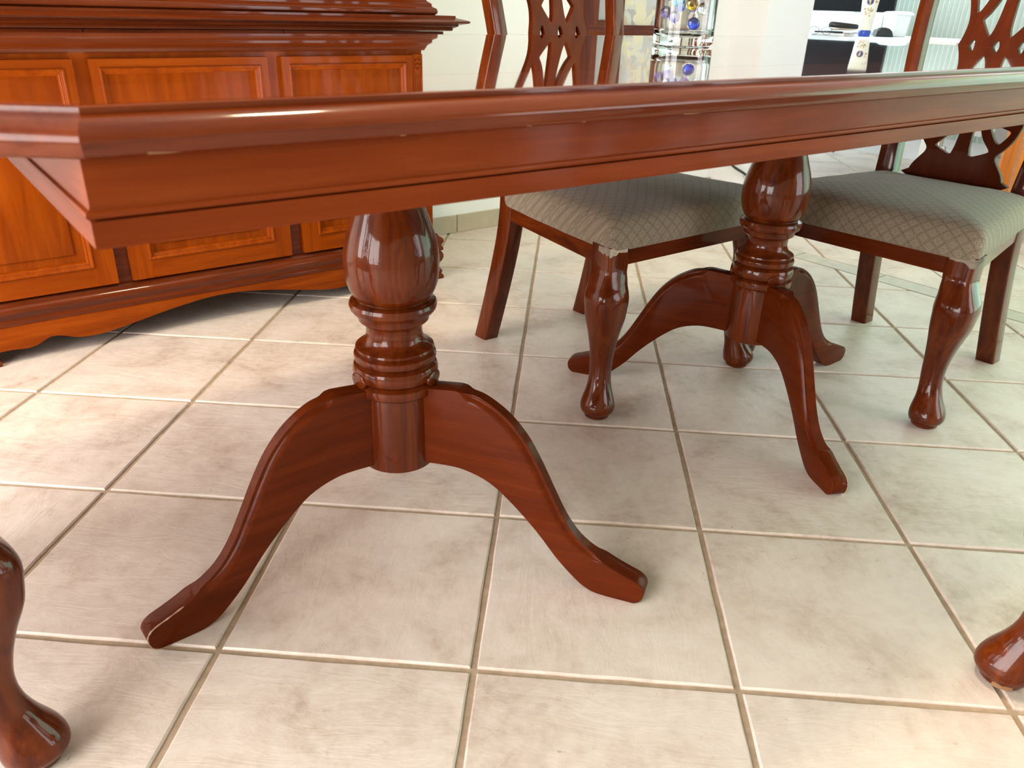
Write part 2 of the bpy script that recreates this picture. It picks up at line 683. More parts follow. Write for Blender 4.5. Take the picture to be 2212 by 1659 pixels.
# left wall with a tall window
wall_panel(wl, XL - .15, XL, YF - .15, -1.50, 0, ZC, M['wall'])
wall_panel(wl, XL - .15, XL, 1.10, YB + .15, 0, ZC, M['wall'])
wall_panel(wl, XL - .15, XL, -1.50, 1.10, 0, .22, M['wall'])
wall_panel(wl, XL - .15, XL, -1.50, 1.10, 2.10, ZC, M['wall'])
wf = struct(D.objects.new('wall_front', None))
C.objects.link(wf)
wall_panel(wf, XL, 1.0, YF - .15, YF, 0, ZC, M['wall_darkened'])
wall_panel(wf, 2.30, XR, YF - .15, YF, 0, ZC, M['wall_darkened'])
wall_panel(wf, 1.0, 2.30, YF - .15, YF, 0, .15, M['wall_darkened'])
wall_panel(wf, 1.0, 2.30, YF - .15, YF, 2.15, ZC, M['wall_darkened'])
wr = struct(D.objects.new('wall_right', None))
C.objects.link(wr)
pil = wall_panel(wr, 2.265, 2.605, 1.405, YB + .15, 0, ZC, M['wall_white'])   # pillar at the end of the wall beside the study opening
wall_panel(wr, 2.455, 2.605, YB + .15, SY, 0, ZC, M['wall_white'])
wall_panel(wr, XR, XR + .15, YF - .15, -2.15, 0, ZC, M['wall'])
wall_panel(wr, XR, XR + .15, -2.15, -.15, 2.12, ZC, M['wall'])
wall_panel(wr, XR, XR + .15, -.15, -.03, 0, ZC, M['wall'])
wall_panel(wr, XR, XR + .15, -.03, 1.405, 2.25, ZC, M['wall'])
ws = struct(D.objects.new('wall_study', None))
C.objects.link(ws)
wall_panel(ws, SX, SX + .15, -.30, SY + .15, 0, 1.02, M['wall_white'])
wall_panel(ws, SX, SX + .15, -.30, SY + .15, 2.22, ZC, M['wall_white'])
wall_panel(ws, SX, SX + .15, -.30, .28, 1.02, 2.22, M['wall_white'])
wall_panel(ws, SX, SX + .15, 1.82, SY + .15, 1.02, 2.22, M['wall_white'])
wall_panel(ws, 2.455, 2.73, SY, SY + .15, 0, ZC, M['wall_white'])
wall_panel(ws, 3.97, SX, SY, SY + .15, 0, ZC, M['wall_white'])
wall_panel(ws, 2.73, 3.97, SY, SY + .15, 0, .93, M['wall_white'])
wall_panel(ws, 2.73, 3.97, SY, SY + .15, 2.17, ZC, M['wall_white'])
wall_panel(ws, XR + .15, SX, -.45, -.30, 0, ZC, M['wall_white'])
struct(box('ceiling', XL - .15, SX + .15, YF - .15, SY + .15, ZC, ZC + .1, M['ceiling']))


def window(name, axis, pos, c0, c1, z0, z1, nm, t=0.05):
    """frame with muntins in an opening; axis = wall normal axis"""
    w = struct(D.objects.new(name, None))
    C.objects.link(w)

    def bar(u0, u1, q0, q1, part):
        if axis == 0:
            box(part, pos, pos + .05, u0, u1, q0, q1, M['frame_alu'], w, .004, 1)
        else:
            box(part, u0, u1, pos, pos + .05, q0, q1, M['frame_alu'], w, .004, 1)
    bar(c0, c1, z0, z0 + t, 'sill_rail')
    bar(c0, c1, z1 - t, z1, 'head_rail')
    bar(c0, c0 + t, z0 + t, z1 - t, 'jamb')
    bar(c1 - t, c1, z0 + t, z1 - t, 'jamb')
    for k in range(1, nm):
        u = c0 + (c1 - c0) * k / nm
        bar(u - .02, u + .02, z0 + t, z1 - t, 'mullion')
    for k in range(nm):
        u0, u1 = c0 + (c1 - c0) * k / nm + .02, c0 + (c1 - c0) * (k + 1) / nm - .02
        if axis == 0:
            box('pane', pos + .022, pos + .028, u0, u1, z0 + t, z1 - t, M['pane'], w)
        else:
            box('pane', u0, u1, pos + .022, pos + .028, z0 + t, z1 - t, M['pane'], w)
    return w


window('window_1', 0, XL - .10, -1.50, 1.10, .22, 2.10, 4)
window('window_2', 1, YF - .10, 1.0, 2.30, .15, 2.15, 2)
struct(window('door_1', 0, XR + .06, -2.15, -.15, 0, 2.12, 2, .07))
window('window_3', 0, SX + .06, .28, 1.82, 1.02, 2.22, 3)
window('study_fill_window', 1, SY + .06, 2.73, 3.97, .93, 2.17, 2)  # unseen window added to go with the study fill light

# skirting tiles along the back wall
bb = struct(D.objects.new('baseboard_back', None))
C.objects.link(bb)
x = XL
k = 0
while x < 2.25:
    x1 = min(x + 0.352, 2.263)
    box('skirting_tile', x + .002, x1 - .002, YB - .010, YB, 0.001, 0.068, M['skirt_tile'], bb, .0015, 1)
    x = x1
bb2 = struct(D.objects.new('baseboard_right', None))
C.objects.link(bb2)
box('skirting_tile', 2.255, 2.265, 1.407, YB - .012, 0.001, .068, M['wall'], bb2, .0015, 1)

# ceiling lamp over the table: the warm light of the room
lamp = thing('ceiling_lamp', 'brass ceiling lamp with a glowing disc above the dining table', 'lamp', (-.15, 0.0, 0))
obj('canopy', lathe_mesh('canopy', [(0, 2.599), (.07, 2.599), (.07, 2.575), (.02, 2.56), (.012, 2.50), (.012, 2.46), (0, 2.46)], 32), M['lamp_metal'], lamp)
obj('shade', lathe_mesh('shade', [(.03, 2.47), (.10, 2.455), (.16, 2.425), (.175, 2.40), (.170, 2.398), (.155, 2.42), (.10, 2.445), (.03, 2.46)], 40), M['lamp_metal'], lamp)
ll = D.lights.new('ceiling_lamp_light', 'AREA')
ll.shape = 'DISK'
ll.size = 0.26
ll.energy = 19
ll.color = (1.0, 0.82, 0.56)
lo = D.objects.new('ceiling_lamp_light', ll)
C.objects.link(lo)
lo.parent = lamp
lo.location = (0, 0, 2.40)

# ================================================================== DINING TABLE
ZT = 0.7664
tbl = thing('dining_table', 'glossy mahogany double pedestal dining table with clipped corners', 'table')


def bowed(hx, hy, bow, cham=None):
    """closed CCW outline of the table: bowed long sides, straight ends, optional clipped corners"""
    pts = []
    N = 16
    L = cham[0] if cham else hx
    for k in range(N + 1):
        x = -L + 2 * L * k / N
        pts.append((x, -hy - bow * (1 - (x / L) ** 2)))
    if cham:
        pts += [(hx, -cham[1]), (hx, cham[1])]
    for k in range(N + 1):
        x = L - 2 * L * k / N
        pts.append((x, hy + bow * (1 - (x / L) ** 2)))
    if cham:
        pts += [(-hx, cham[1]), (-hx, -cham[1])]
    return pts


lip = bowed(1.128, 0.474, 0.011, (0.915, 0.310))
edge_prof = [(-.0178, ZT), (-.0168, .7660), (-.0163, .7648), (-.0168, .7622), (-.0150, .7614), (-.0128, .7612), (-.0105, .7608), (-.0070, .7594), (-.0040, .7571), (-.0018, .7542), (-.0005, .7516),
             (0, .7500), (-.0002, .7494), (-.0016, .7490), (-.0030, .7450), (-.0048, .7415), (-.0060, .7402), (-.0090, .7392), (-.060, .7392), (-.060, ZT - .004), (-.024, ZT)]
NS = len(lip)
names = [(0, 16), (16, 17), (17, 18), (18, 19), (19, 35), (35, 36), (36, 37), (37, 38)]
for a0, a1 in names:
    obj('edge_moulding', sweep_mesh('edge_moulding', lip, edge_prof, range(a0, a1)), W['ex'] if a1 - a0 > 2 else W['ey'], tbl)


def ngon(name, path, z0, z1):
    bm = bmesh.new()
    a = [bm.verts.new((p[0], p[1], z1)) for p in path]
    b = [bm.verts.new((p[0], p[1], z0)) for p in path]
    n = len(a)
    bm.faces.new(a)
    bm.faces.new(b[::-1])
    for i in range(n):
        bm.faces.new((b[i], b[(i + 1) % n], a[(i + 1) % n], a[i]))
    return fin(bm, name)


inner = offs(lip, -.0245)
ctr_path = offs(lip, -.144)
obj('tabletop', ngon('tabletop', ctr_path, ZT - .02, ZT + .00002), W['top'], tbl)
obj('top_border', sweep_mesh('top_border', inner, [(0.0, ZT), (0.0, ZT - .02), (-.1192, ZT - .02), (-.1192, ZT)]), W['topb'], tbl)

rgc0 = random.Random(4)
for xa, ln in ((-.868, .024), (-.712, .005), (-.601, .006), (-.545, .004), (-.414, .024)):
    bm = bmesh.new()
    yb_ = -.474 - .011 * (1 - (xa / .915) ** 2)
    up_, dn_ = [], []
    for k in range(6):
        xx = xa + ln * (k / 5 - .5)
        ww = (1 - abs(k - 2.5) / 3.2) * .0011 * (.6 + .8 * rgc0.random())
        up_.append(bm.verts.new((xx, yb_ + .0052, .7412 + ww)))
        dn_.append(bm.verts.new((xx, yb_ + .0058, .7404 - ww * .4)))
    for k in range(5):
        bm.faces.new((up_[k], up_[k + 1], dn_[k + 1], dn_[k]))
    bmesh.ops.solidify(bm, geom=bm.faces[:], thickness=.0012)
    obj('chip', fin(bm, 'chip', 60), W['raw'], tbl)
apr = bowed(0.914, 0.4585, 0.0105)
ap_prof = [(0, .7392), (0, .7120), (.0006, .7095), (.0030, .7085), (.0036, .7065), (.0030, .7050), (.0010, .7044), (-.0022, .7041), (-.0026, .7036), (-.0022, .7031), (.0010, .7027), (.0012, .6868), (.0004, .6860), (-.018, .6860), (-.018, .7392)]
for a0, a1 in ((0, 16), (16, 17), (17, 33), (33, 34)):
    obj('apron', sweep_mesh('apron', apr, ap_prof, range(a0, a1)), W['ax'] if a1 - a0 > 2 else W['ay'], tbl)
for sx in (-1, 1):
    box('bearer', sx * .46 - .045, sx * .46 + .045, -.42, .42, .700, .7385, W['my'], tbl, .003)

col_prof = [(0, .157), (.052, .157), (.0575, .160), (.0585, .166), (.0580, .276), (.0570, .282), (.0600, .284), (.0648, .288), (.0655, .294), (.0645, .300), (.0600, .3040), (.0575, .3052), (.0598, .3064), (.0632, .3090), (.0652, .314), (.0650, .322), (.0630, .328),
            (.0585, .3308), (.0562, .3322), (.0585, .3336), (.0618, .3365), (.0628, .3410), (.0620, .3458), (.0596, .3482), (.0574, .3492), (.0586, .3506), (.0597, .3535), (.0590, .3562), (.0560, .3585), (.0515, .3605), (.0470, .3645), (.0436, .3705), (.0418, .3780), (.0422, .388), (.0440, .392), (.0500, .396), (.0524, .3985), (.0530, .404),
            (.0545, .4085), (.0605, .4115), (.0640, .4165), (.0650, .4225), (.0635, .4275), (.0590, .4298), (.0545, .4306), (.0535, .4318), (.0552, .4332), (.0592, .4385), (.0635, .4470), (.0668, .458), (.0688, .472), (.0693, .487), (.0685, .500), (.0662, .514),
            (.0625, .528), (.0580, .541), (.0527, .556), (.0470, .573), (.0425, .592), (.0400, .612), (.0395, .632), (.0410, .650), (.0450, .662), (.0520, .668), (.0560, .674), (.0560, .682), (.0480, .686), (.0480, .7000), (0, .7000)]
leg_out = [(.045, .297), (.100, .3035), (.112, .3035), (.125, .301), (.150, .295), (.185, .2745), (.216, .243), (.240, .205), (.262, .163), (.286, .119), (.311, .088), (.341, .068), (.368, .0545), (.392, .0455),
           (.410, .039), (.4195, .030), (.4215, .020), (.418, .008), (.409, .001), (.398, 0), (.352, 0), (.331, .0055), (.312, .018), (.280, .048), (.247, .0865), (.206, .1265), (.166, .1565), (.125, .1695), (.090, .1705), (.045, .166)]


def pedestal_leg_mesh():
    """sabre leg with a routed ogee step along its upper edges, stopped near both ends"""
    th = .0165
    out = [(p.x, p.z) for p in catmull([(x, 0, z) for x, z in leg_out], 4)]
    n = len(out)
    ntop = 4 * 16
    bm = bmesh.new()

    def wgt(i):
        sx = out[i][0]
        if i > ntop:
            return 0.0
        return max(0.0, min(1.0, (sx - .116) / .012)) * max(0.0, min(1.0, (.352 - sx) / .014))

    def inward(i, dd):
        p0, p2 = Vector(out[max(0, i - 1)]), Vector(out[min(n - 1, i + 1)])
        tdir = (p2 - p0).normalized()
        return Vector(out[i]) + Vector((tdir.y, -tdir.x)) * dd
    D_ = [0, .0010, .0034, .0050, .0085, .0115, .0130]
    Y_ = [.0076, .0070, .0072, .0066, .0022, .0004, 0]
    d_ = [0, .0002, .0004, .0006, .0008, .0011, .0014]
    y_ = [.0014, .0010, .0007, .0004, .0002, .0001, 0]
    sides = []
    for sd_ in (-1, 1):
        rr = []
        for lev in range(7):
            ring = []
            for i in range(n):
                w = wgt(i)
                p = inward(i, D_[lev] * w + d_[lev] * (1 - w))
                ring.append(bm.verts.new((p.x, sd_ * (th - Y_[lev] * w - y_[lev] * (1 - w)), p.y)))
            rr.append(ring)
        sides.append(rr)
    seq = list(reversed(sides[0])) + sides[1]
    for a, b in zip(seq, seq[1:]):
        for i in range(n):
            bm.faces.new((a[i], a[(i + 1) % n], b[(i + 1) % n], b[i]))
    bm.faces.new(seq[0])
    bm.faces.new(seq[-1])
    return fin(bm, 'leg', 28)


col_mesh = lathe_mesh('column', col_prof, 64, smooth=24)
leg_mesh = pedestal_leg_mesh()
# the worn rim round the toe of a leg, where the finish is chipped
wear_path = [(p[0], p[1]) for p in leg_out[12:20]]
wear_path = catmull([(p[0], 0, p[1]) for p in wear_path], 3)
for px, angs, worn in ((-.460, (182.5, -58.4, 62.0), (182.5,)), (.460, (-117.0, 123.0, 0.5), (-117.0,))):
    co = obj('column', col_mesh, W['mz'], tbl)
    co.location = (px, .005, 0)
    for an in angs:
        lg = obj('leg', leg_mesh, W['sx'], co)
        lg.rotation_euler = (0, 0, R(an))
        # flat wooden plug over the bolt above each leg
        pg = obj('bolt_plug', lathe_mesh('bolt_plug', [(0, 0), (.0185, 0), (.0185, .0045), (.016, .006), (0, .006)], 20), W['mz'], co)
        pg.matrix_local = Matrix.Rotation(R(an), 4, 'Z') @ Matrix.Translation((.0612, 0, .3115)) @ Matrix.Rotation(PI / 2, 4, 'Y') @ Matrix.Diagonal((.62, 1.0, 1.0, 1))
        if an in worn:
            side = 1 if an > 100 else -1
            side = 1
            we = obj('worn_edge', tube_mesh('worn_edge', [(p.x, .0160 * side, p.z) for p in wear_path], [.0005 + .0009 * math.sin(i * 1.7) ** 2 for i in range(len(wear_path))], 5), W['glue'], lg)


# ================================================================== CHAIRS
def super_ring(cx, cy, z, hx, hy, n, seg=20):
    out = []
    for k in range(seg):
        a = 2 * PI * k / seg
        c_, s_ = math.cos(a), math.sin(a)
        out.append((cx + hx * math.copysign(abs(c_) ** (2 / n), c_), cy + hy * math.copysign(abs(s_) ** (2 / n), s_), z))
    return out


def interp(tab, z):
    for (z0, v0), (z1, v1) in zip(tab, tab[1:]):
        if z0 <= z <= z1:
            t = (z - z0) / (z1 - z0)
            t = t * t * (3 - 2 * t) if False else t
            return v0 + (v1 - v0) * t
    return tab[0][1] if z < tab[0][0] else tab[-1][1]


FLX, FLY = .231, .209
# z, half size, shift towards the outer front corner, squareness
cab = [(.0135, .0335, .0165, 2.2), (.022, .0365, .0175, 2.2), (.034, .0362, .0165, 2.3), (.048, .0325, .0135, 2.3), (.066, .0265, .0085, 2.4), (.090, .0230, .0025, 2.4), (.120, .0232, -.001, 2.5), (.155, .0258, .001, 2.6), (.195, .0312, .006, 2.8),
       (.230, .0375, .0115, 3.0), (.258, .0402, .0135, 3.0), (.276, .0416, .0140, 3.0), (.291, .0402, .0125, 3.0), (.305, .0365, .0085, 3.2), (.318, .0335, .0050, 4.0), (.332, .0305, .0015, 5.0), (.346, .0298, 0, 7.0), (.389, .0298, 0, 7.0)]


def cab_leg(s):
    pts = catmull([(z, h, o) for z, h, o, n in cab], 3)
    ns = catmull([(n, 0, 0) for z, h, o, n in cab], 3)
    rings = [super_ring(s * (FLX + p[2]), FLY + p[2], p[0], p[1], p[1], q[0], 28) for p, q in zip(pts, ns)]
    rings.insert(0, super_ring(s * (FLX + .0165), FLY + .0165, .0125, .026, .026, 2.1, 28))
    return ring_loft('front_leg', rings, True, 50)


def button(s):
    return lathe_mesh('foot_button', [(0, .0), (.0235, 0), (.0275, .003), (.0278, .0085), (.024, .0115), (.021, .0135), (0, .0135)], 24, s * (FLX + .0165), FLY + .0165)


post_path = [(.180, -.290, 0), (.176, -.262, .10), (.171, -.232, .22), (.168, -.212, .32), (.168, -.205, .41), (.172, -.212, .52), (.180, -.232, .64), (.187, -.256, .76), (.194, -.274, .84), (.199, -.292, .92), (.198, -.300, .972)]


def back_post(s):
    pts = catmull(post_path, 4)
    rings = []
    for p in pts:
        w = .0235 if p.z < .45 else .0235 - .0055 * min(1, (p.z - .45) / .3)
        dpt = .0250 if p.z < .45 else .0250 - .0070 * min(1, (p.z - .45) / .3)
        rings.append(super_ring(s * p.x, p.y, p.z, w, dpt, 9.0, 24))
    return ring_loft('back_post', rings, True, 40)


def rail(x0, y0, x1, y1, z0, z1, th):
    a, b = Vector((x0, y0)), Vector((x1, y1))
    dr = (b - a).normalized()
    n_ = Vector((-dr.y, dr.x)) * th / 2
    bm = bmesh.new()
    v = []
    for z in (z0, z1):
        for p in (a - n_, b - n_, b + n_, a + n_):
            v.append(bm.verts.new((p.x, p.y, z)))
    for f in ((3, 2, 1, 0), (4, 5, 6, 7), (0, 1, 5, 4), (1, 2, 6, 5), (2, 3, 7, 6), (3, 0, 4, 7)):
        bm.faces.new([v[i] for i in f])
    return fin(bm, 'rail', 35, .0015, 1)


def back_y(z):
    tab = [(.40, -.206), (.52, -.214), (.64, -.234), (.76, -.258), (.84, -.277), (.92, -.294), (.99, -.302), (1.1, -.31)]
    return interp(tab, z)


def seat_cushion():
    """trapezoid slip seat with a soft rounded edge"""
    def outline(sc, nseg=12):
        f, bk, yf, yb, rr = .2640, .200, .2425, -.205, .024
        cs = [(f, yf), (-f, yf), (-bk, yb), (bk, yb)]
        pts = []
        for k in range(4):
            p0, p1, p2 = Vector(cs[k - 1]), Vector(cs[k]), Vector(cs[(k + 1) % 4])
            a_, b_ = (p0 - p1).normalized(), (p2 - p1).normalized()
            q0, q1 = p1 + a_ * rr, p1 + b_ * rr
            for s in range(nseg):
                t = s / (nseg - 1)
                pts.append(q0 * (1 - t) ** 2 + p1 * 2 * t * (1 - t) + q1 * t * t)
            for s in range(1, 8):
                pts.append(q1 + (p2 + (p1 - p2).normalized() * rr - q1) * s / 8)
        ctr = Vector((0, .017))
        return [ctr + (p - ctr) * sc for p in pts]
    lev = [(.965, .3815), (.985, .3800), (.998, .3850), (1.006, .3960), (1.008, .4100), (1.004, .4220), (.994, .4325), (.976, .4410), (.948, .4475), (.90, .4530), (.80, .4590), (.62, .4640), (.40, .4670), (.20, .4685), (.06, .4688)]
    rings = []
    for sc, z in lev:
        rings.append([(p.x, p.y, z + .0015 * noise.noise(Vector((p.x * 14, p.y * 14, z * 9)))) for p in outline(sc)])
    return ring_loft('seat_cushion', rings, True, 70)


def splat_mesh():
    half = [(.452, .116), (.468, .113), (.484, .106), (.500, .0945), (.512, .0855), (.520, .0825), (.528, .0835), (.538, .092), (.550, .101), (.570, .1115), (.595, .1180), (.620, .1185), (.645, .1130), (.670, .1040), (.695, .0965), (.720, .0915), (.745, .0900),
            (.765, .0880), (.785, .0830), (.805, .0805), (.825, .0815), (.850, .0880), (.880, .0985), (.910, .1070), (.940, .112), (.972, .114)]
    outer = [(h, z) for z, h in half] + [(-h, z) for z, h in reversed(half)]
    base = []
    base.append([(.0205, .5175), (.040, .5205), (.0600, .5290), (.0655, .5345), (.0600, .5430), (.0460, .5580), (.0330, .5800), (.0225, .6080), (.0180, .6300), (.0140, .6300), (.0125, .6000), (.0145, .5600)])
    base.append([(.0800, .5520), (.0880, .5585), (.0990, .5760), (.1000, .5840), (.0920, .5880), (.0740, .5930), (.0560, .6050), (.0430, .6220), (.0370, .6180), (.0420, .6020), (.0540, .5800), (.0680, .5600)])
    base.append([(.0480, .6360), (.0620, .6180), (.0820, .6080), (.0980, .6060), (.1020, .6150), (.0960, .6360), (.0800, .6580), (.0620, .6820), (.0480, .7000), (.0420, .6800), (.0420, .6560)])
    base.append([(.0140, .6560), (.0240, .6620), (.0290, .6860), (.0260, .7150), (.0180, .7320), (.0130, .7150), (.0110, .6850)])
    base.append([(.0475, .7530), (.0520, .7465), (.0610, .7465), (.0650, .7530), (.0630, .7700), (.0565, .7815), (.0505, .7760)])
    base.append([(.0225, .7875), (.0270, .7880), (.0380, .8020), (.0500, .8190), (.0515, .8250), (.0430, .8360), (.0330, .8560), (.0230, .8830), (.0160, .9050), (.0125, .9000), (.0120, .8700), (.0140, .8350), (.0170, .8050)])
    base.append([(.0660, .8380), (.0720, .8420), (.0780, .8620), (.0880, .8880), (.0920, .9120), (.0860, .9340), (.0660, .9420), (.0440, .9380), (.0340, .9260), (.0400, .9000), (.0500, .8700), (.0590, .8480)])
    holes = []
    for h in base:
        sm = [(p.x, p.z) for p in catmull([(x, 0, z) for x, z in h], 2, True)]
        holes.append(sm)
        holes.append([(-x, z) for x, z in reversed(sm)])
    mid = [(-.0085, .7540), (0, .7455), (.0085, .7540), (.0075, .7710), (0, .7815), (-.0075, .7710)]
    holes.append([(p.x, p.z) for p in catmull([(x, 0, z) for x, z in mid], 2, True)])
    outer = [(p.x, p.z) for p in catmull([(x, 0, z) for x, z in outer], 2, True)]
    me = filled('splat', outer, holes, .0150)
    for v in me.vertices:
        v.co.y += back_y(v.co.z)
    return me


def crest_mesh():
    top = [(-.226, 1.010), (-.205, 1.018), (-.160, 1.010), (-.110, 1.012), (-.060, 1.030), (0, 1.036), (.060, 1.030), (.110, 1.012), (.160, 1.010), (.205, 1.018), (.226, 1.010)]
    bot = [(.224, .985), (.205, .962), (.150, .955), (.110, .960), (.060, .968), (0, .970), (-.060, .968), (-.110, .960), (-.150, .955), (-.205, .962), (-.224, .985)]
    o = [(p.x, p.z) for p in catmull([(x, 0, z) for x, z in top + bot], 3, True)]
    me = prism('crest_rail', o, .026, .004)
    for v in me.vertices:
        v.co.y += back_y(v.co.z)
    return me


def make_chair(label):
    t = thing('dining_chair', label, 'chair', group='mahogany dining chairs')
    for s in (-1, 1):
        lg = obj('front_leg', cab_leg(s), W['mz'], t)
        obj('foot_button', button(s), W['mz'], lg)
        obj('back_post', back_post(s), W['mz'], t)
    obj('front_rail', rail(-FLX + .02, FLY + .008, FLX - .02, FLY + .008, .3435, .3885, .024), W['sx'], t)
    for s in (-1, 1):
        obj('side_rail', rail(s * (FLX + .006), FLY - .02, s * .176, -.195, .3435, .3885, .022), W['my'], t)
    obj('back_rail', rail(-.165, -.206, .165, -.206, .3435, .440, .022), W['mx'], t)
    obj('seat_cushion', seat_cushion(), M['fabric'], t)
    obj('splat', splat_mesh(), W['sz'], t)
    obj('crest_rail', crest_mesh(), W['mx'], t)
    # frayed lining hanging out under the front corners of the seat
    for s in (-1, 1):
        bm = bmesh.new()
        rng = random.Random(5 + s)
        pts = []
        for k in range(15):
            a = k / 14
            if a < .5:
                x, yy = s * (.2600 - (.5 - a) * .10), .2405
            else:
                x, yy = s * .2625, .2405 - (a - .5) * .07
            pts.append((x, yy))
        up_ = [bm.verts.new((x, yy, .388)) for x, yy in pts]
        dn_ = [bm.verts.new((x, yy, .378 - rng.random() * .012 * (1 - abs(k - 7) / 9))) for k, (x, yy) in enumerate(pts)]
        for k in range(14):
            bm.faces.new((up_[k], up_[k + 1], dn_[k + 1], dn_[k]))
        bmesh.ops.solidify(bm, geom=bm.faces[:], thickness=.0012)
        obj('frayed_lining', fin(bm, 'frayed_lining', 60), M['fray'], t)
    return t


ch1 = make_chair('mahogany chair with beige patterned seat on the far side of the table')
ch1.location = (.364, .360, 0)
ch1.rotation_euler = (0, 0, PI)
dup(ch1, (.917, -.062, 0), R(92.0), 'mahogany chair with beige seat at the far right end of the table, lit green')
dup(ch1, (-1.305, .072, 0), R(-90 + 12), 'mahogany chair of which only one front leg shows at the lower left edge')
ch4 = dup(ch1, (.300, -.982, 0), R(0.0), 'mahogany chair of which only one chipped front foot shows at the lower right edge')
bmc = bmesh.new()
rgc = random.Random(9)
cx_, cy_ = -(FLX + .0165), FLY + .0165
va, vb_ = [], []
for k in range(7):
    an = R(178 + k * 9)
    va.append(bmc.verts.new((cx_ + .0283 * math.cos(an), cy_ + .0283 * math.sin(an), .0015 + .001 * rgc.random())))
    vb_.append(bmc.verts.new((cx_ + .0280 * math.cos(an), cy_ + .0280 * math.sin(an), .0070 + .003 * rgc.random())))
for k in range(6):
    bmc.faces.new((va[k], va[k + 1], vb_[k + 1], vb_[k]))
bmesh.ops.solidify(bmc, geom=bmc.faces[:], thickness=.0008)
obj('bare_wood_chip', fin(bmc, 'bare_wood_chip', 60), W['raw'], ch4)

# ================================================================== CHINA CABINET
cabt = thing('china_cabinet', 'tall cherry china cabinet with panelled doors and a scalloped skirt', 'cabinet', (-.357, 0, 0))
HW = .690            # half width of the body
FY = 1.160           # front of the carcase


def rect_path(hw, y0, y1):
    return [(-hw, y0), (hw, y0), (hw, y1), (-hw, y1)]


box('body', -HW, HW, FY, YB - .012, .150, .745, W['cmould'], cabt, .002, 1)
# base: plinth moulding, ogee corner feet and scalloped skirt
plinth = [(0, .150), (.010, .150), (.013, .1475), (.0135, .1435), (.019, .1400), (.025, .1350), (.0275, .1290), (.0265, .1225), (.0225, .1165), (.0215, .1120), (.0240, .1080), (.0265, .1030), (.0260, .0960), (.022, .0940), (0, .0940)]
obj('base_moulding', sweep_mesh('base_moulding', rect_path(HW, FY, YB - .04), plinth), W['cmould'], cabt)
sk_top = .0945
sk = [(-.60, .036), (-.575, .034), (-.53, .036), (-.50, .034), (-.485, .033), (-.462, .038), (-.447, .046), (-.432, .0515), (-.41, .049), (-.385, .0395), (-.36, .035), (-.32, .0345), (-.28, .040), (-.22, .051), (-.14, .066), (-.06, .077), (0, .080)]
skl = sk + [(-x, z) for x, z in reversed(sk[:-1])]
skl = [(p.x, p.z) for p in catmull([(x, 0, z) for x, z in skl], 3)]
o = obj('skirt', prism('skirt', [(-.60, sk_top), (.60, sk_top)] + [(x, z) for x, z in reversed(skl)], .022, .001), W['cx'], cabt)
o.location = (0, FY - .012, 0)
for s in (-1, 1):
    fp = [(.012, .0945), (.030, .0945), (.035, .090), (.0385, .082), (.0385, .072), (.035, .062), (.0295, .053), (.0275, .044), (.0295, .036), (.0345, .029), (.0355, .024), (.0330, .020), (.0345, .016), (.0385, .011), (.039, .004), (.037, .0), (-.02, 0), (-.02, .0945)]
    base = [(s * HW - (.115 if s > 0 else 0), FY), (s * HW + (.115 if s < 0 else 0), FY), (s * HW + (.115 if s < 0 else 0), FY + .10), (s * HW - (.115 if s > 0 else 0), FY + .10)]
    obj('bracket_foot', sweep_mesh('bracket_foot', base, [(a - .012, z) for a, z in fp]), W['cmould'], cabt)  # dark material carries the shade of the side turned from the light
    box('back_foot', s * HW - .03, s * HW + .03, YB - .09, YB - .02, 0, .150, W['cz'], cabt, .003, 1)


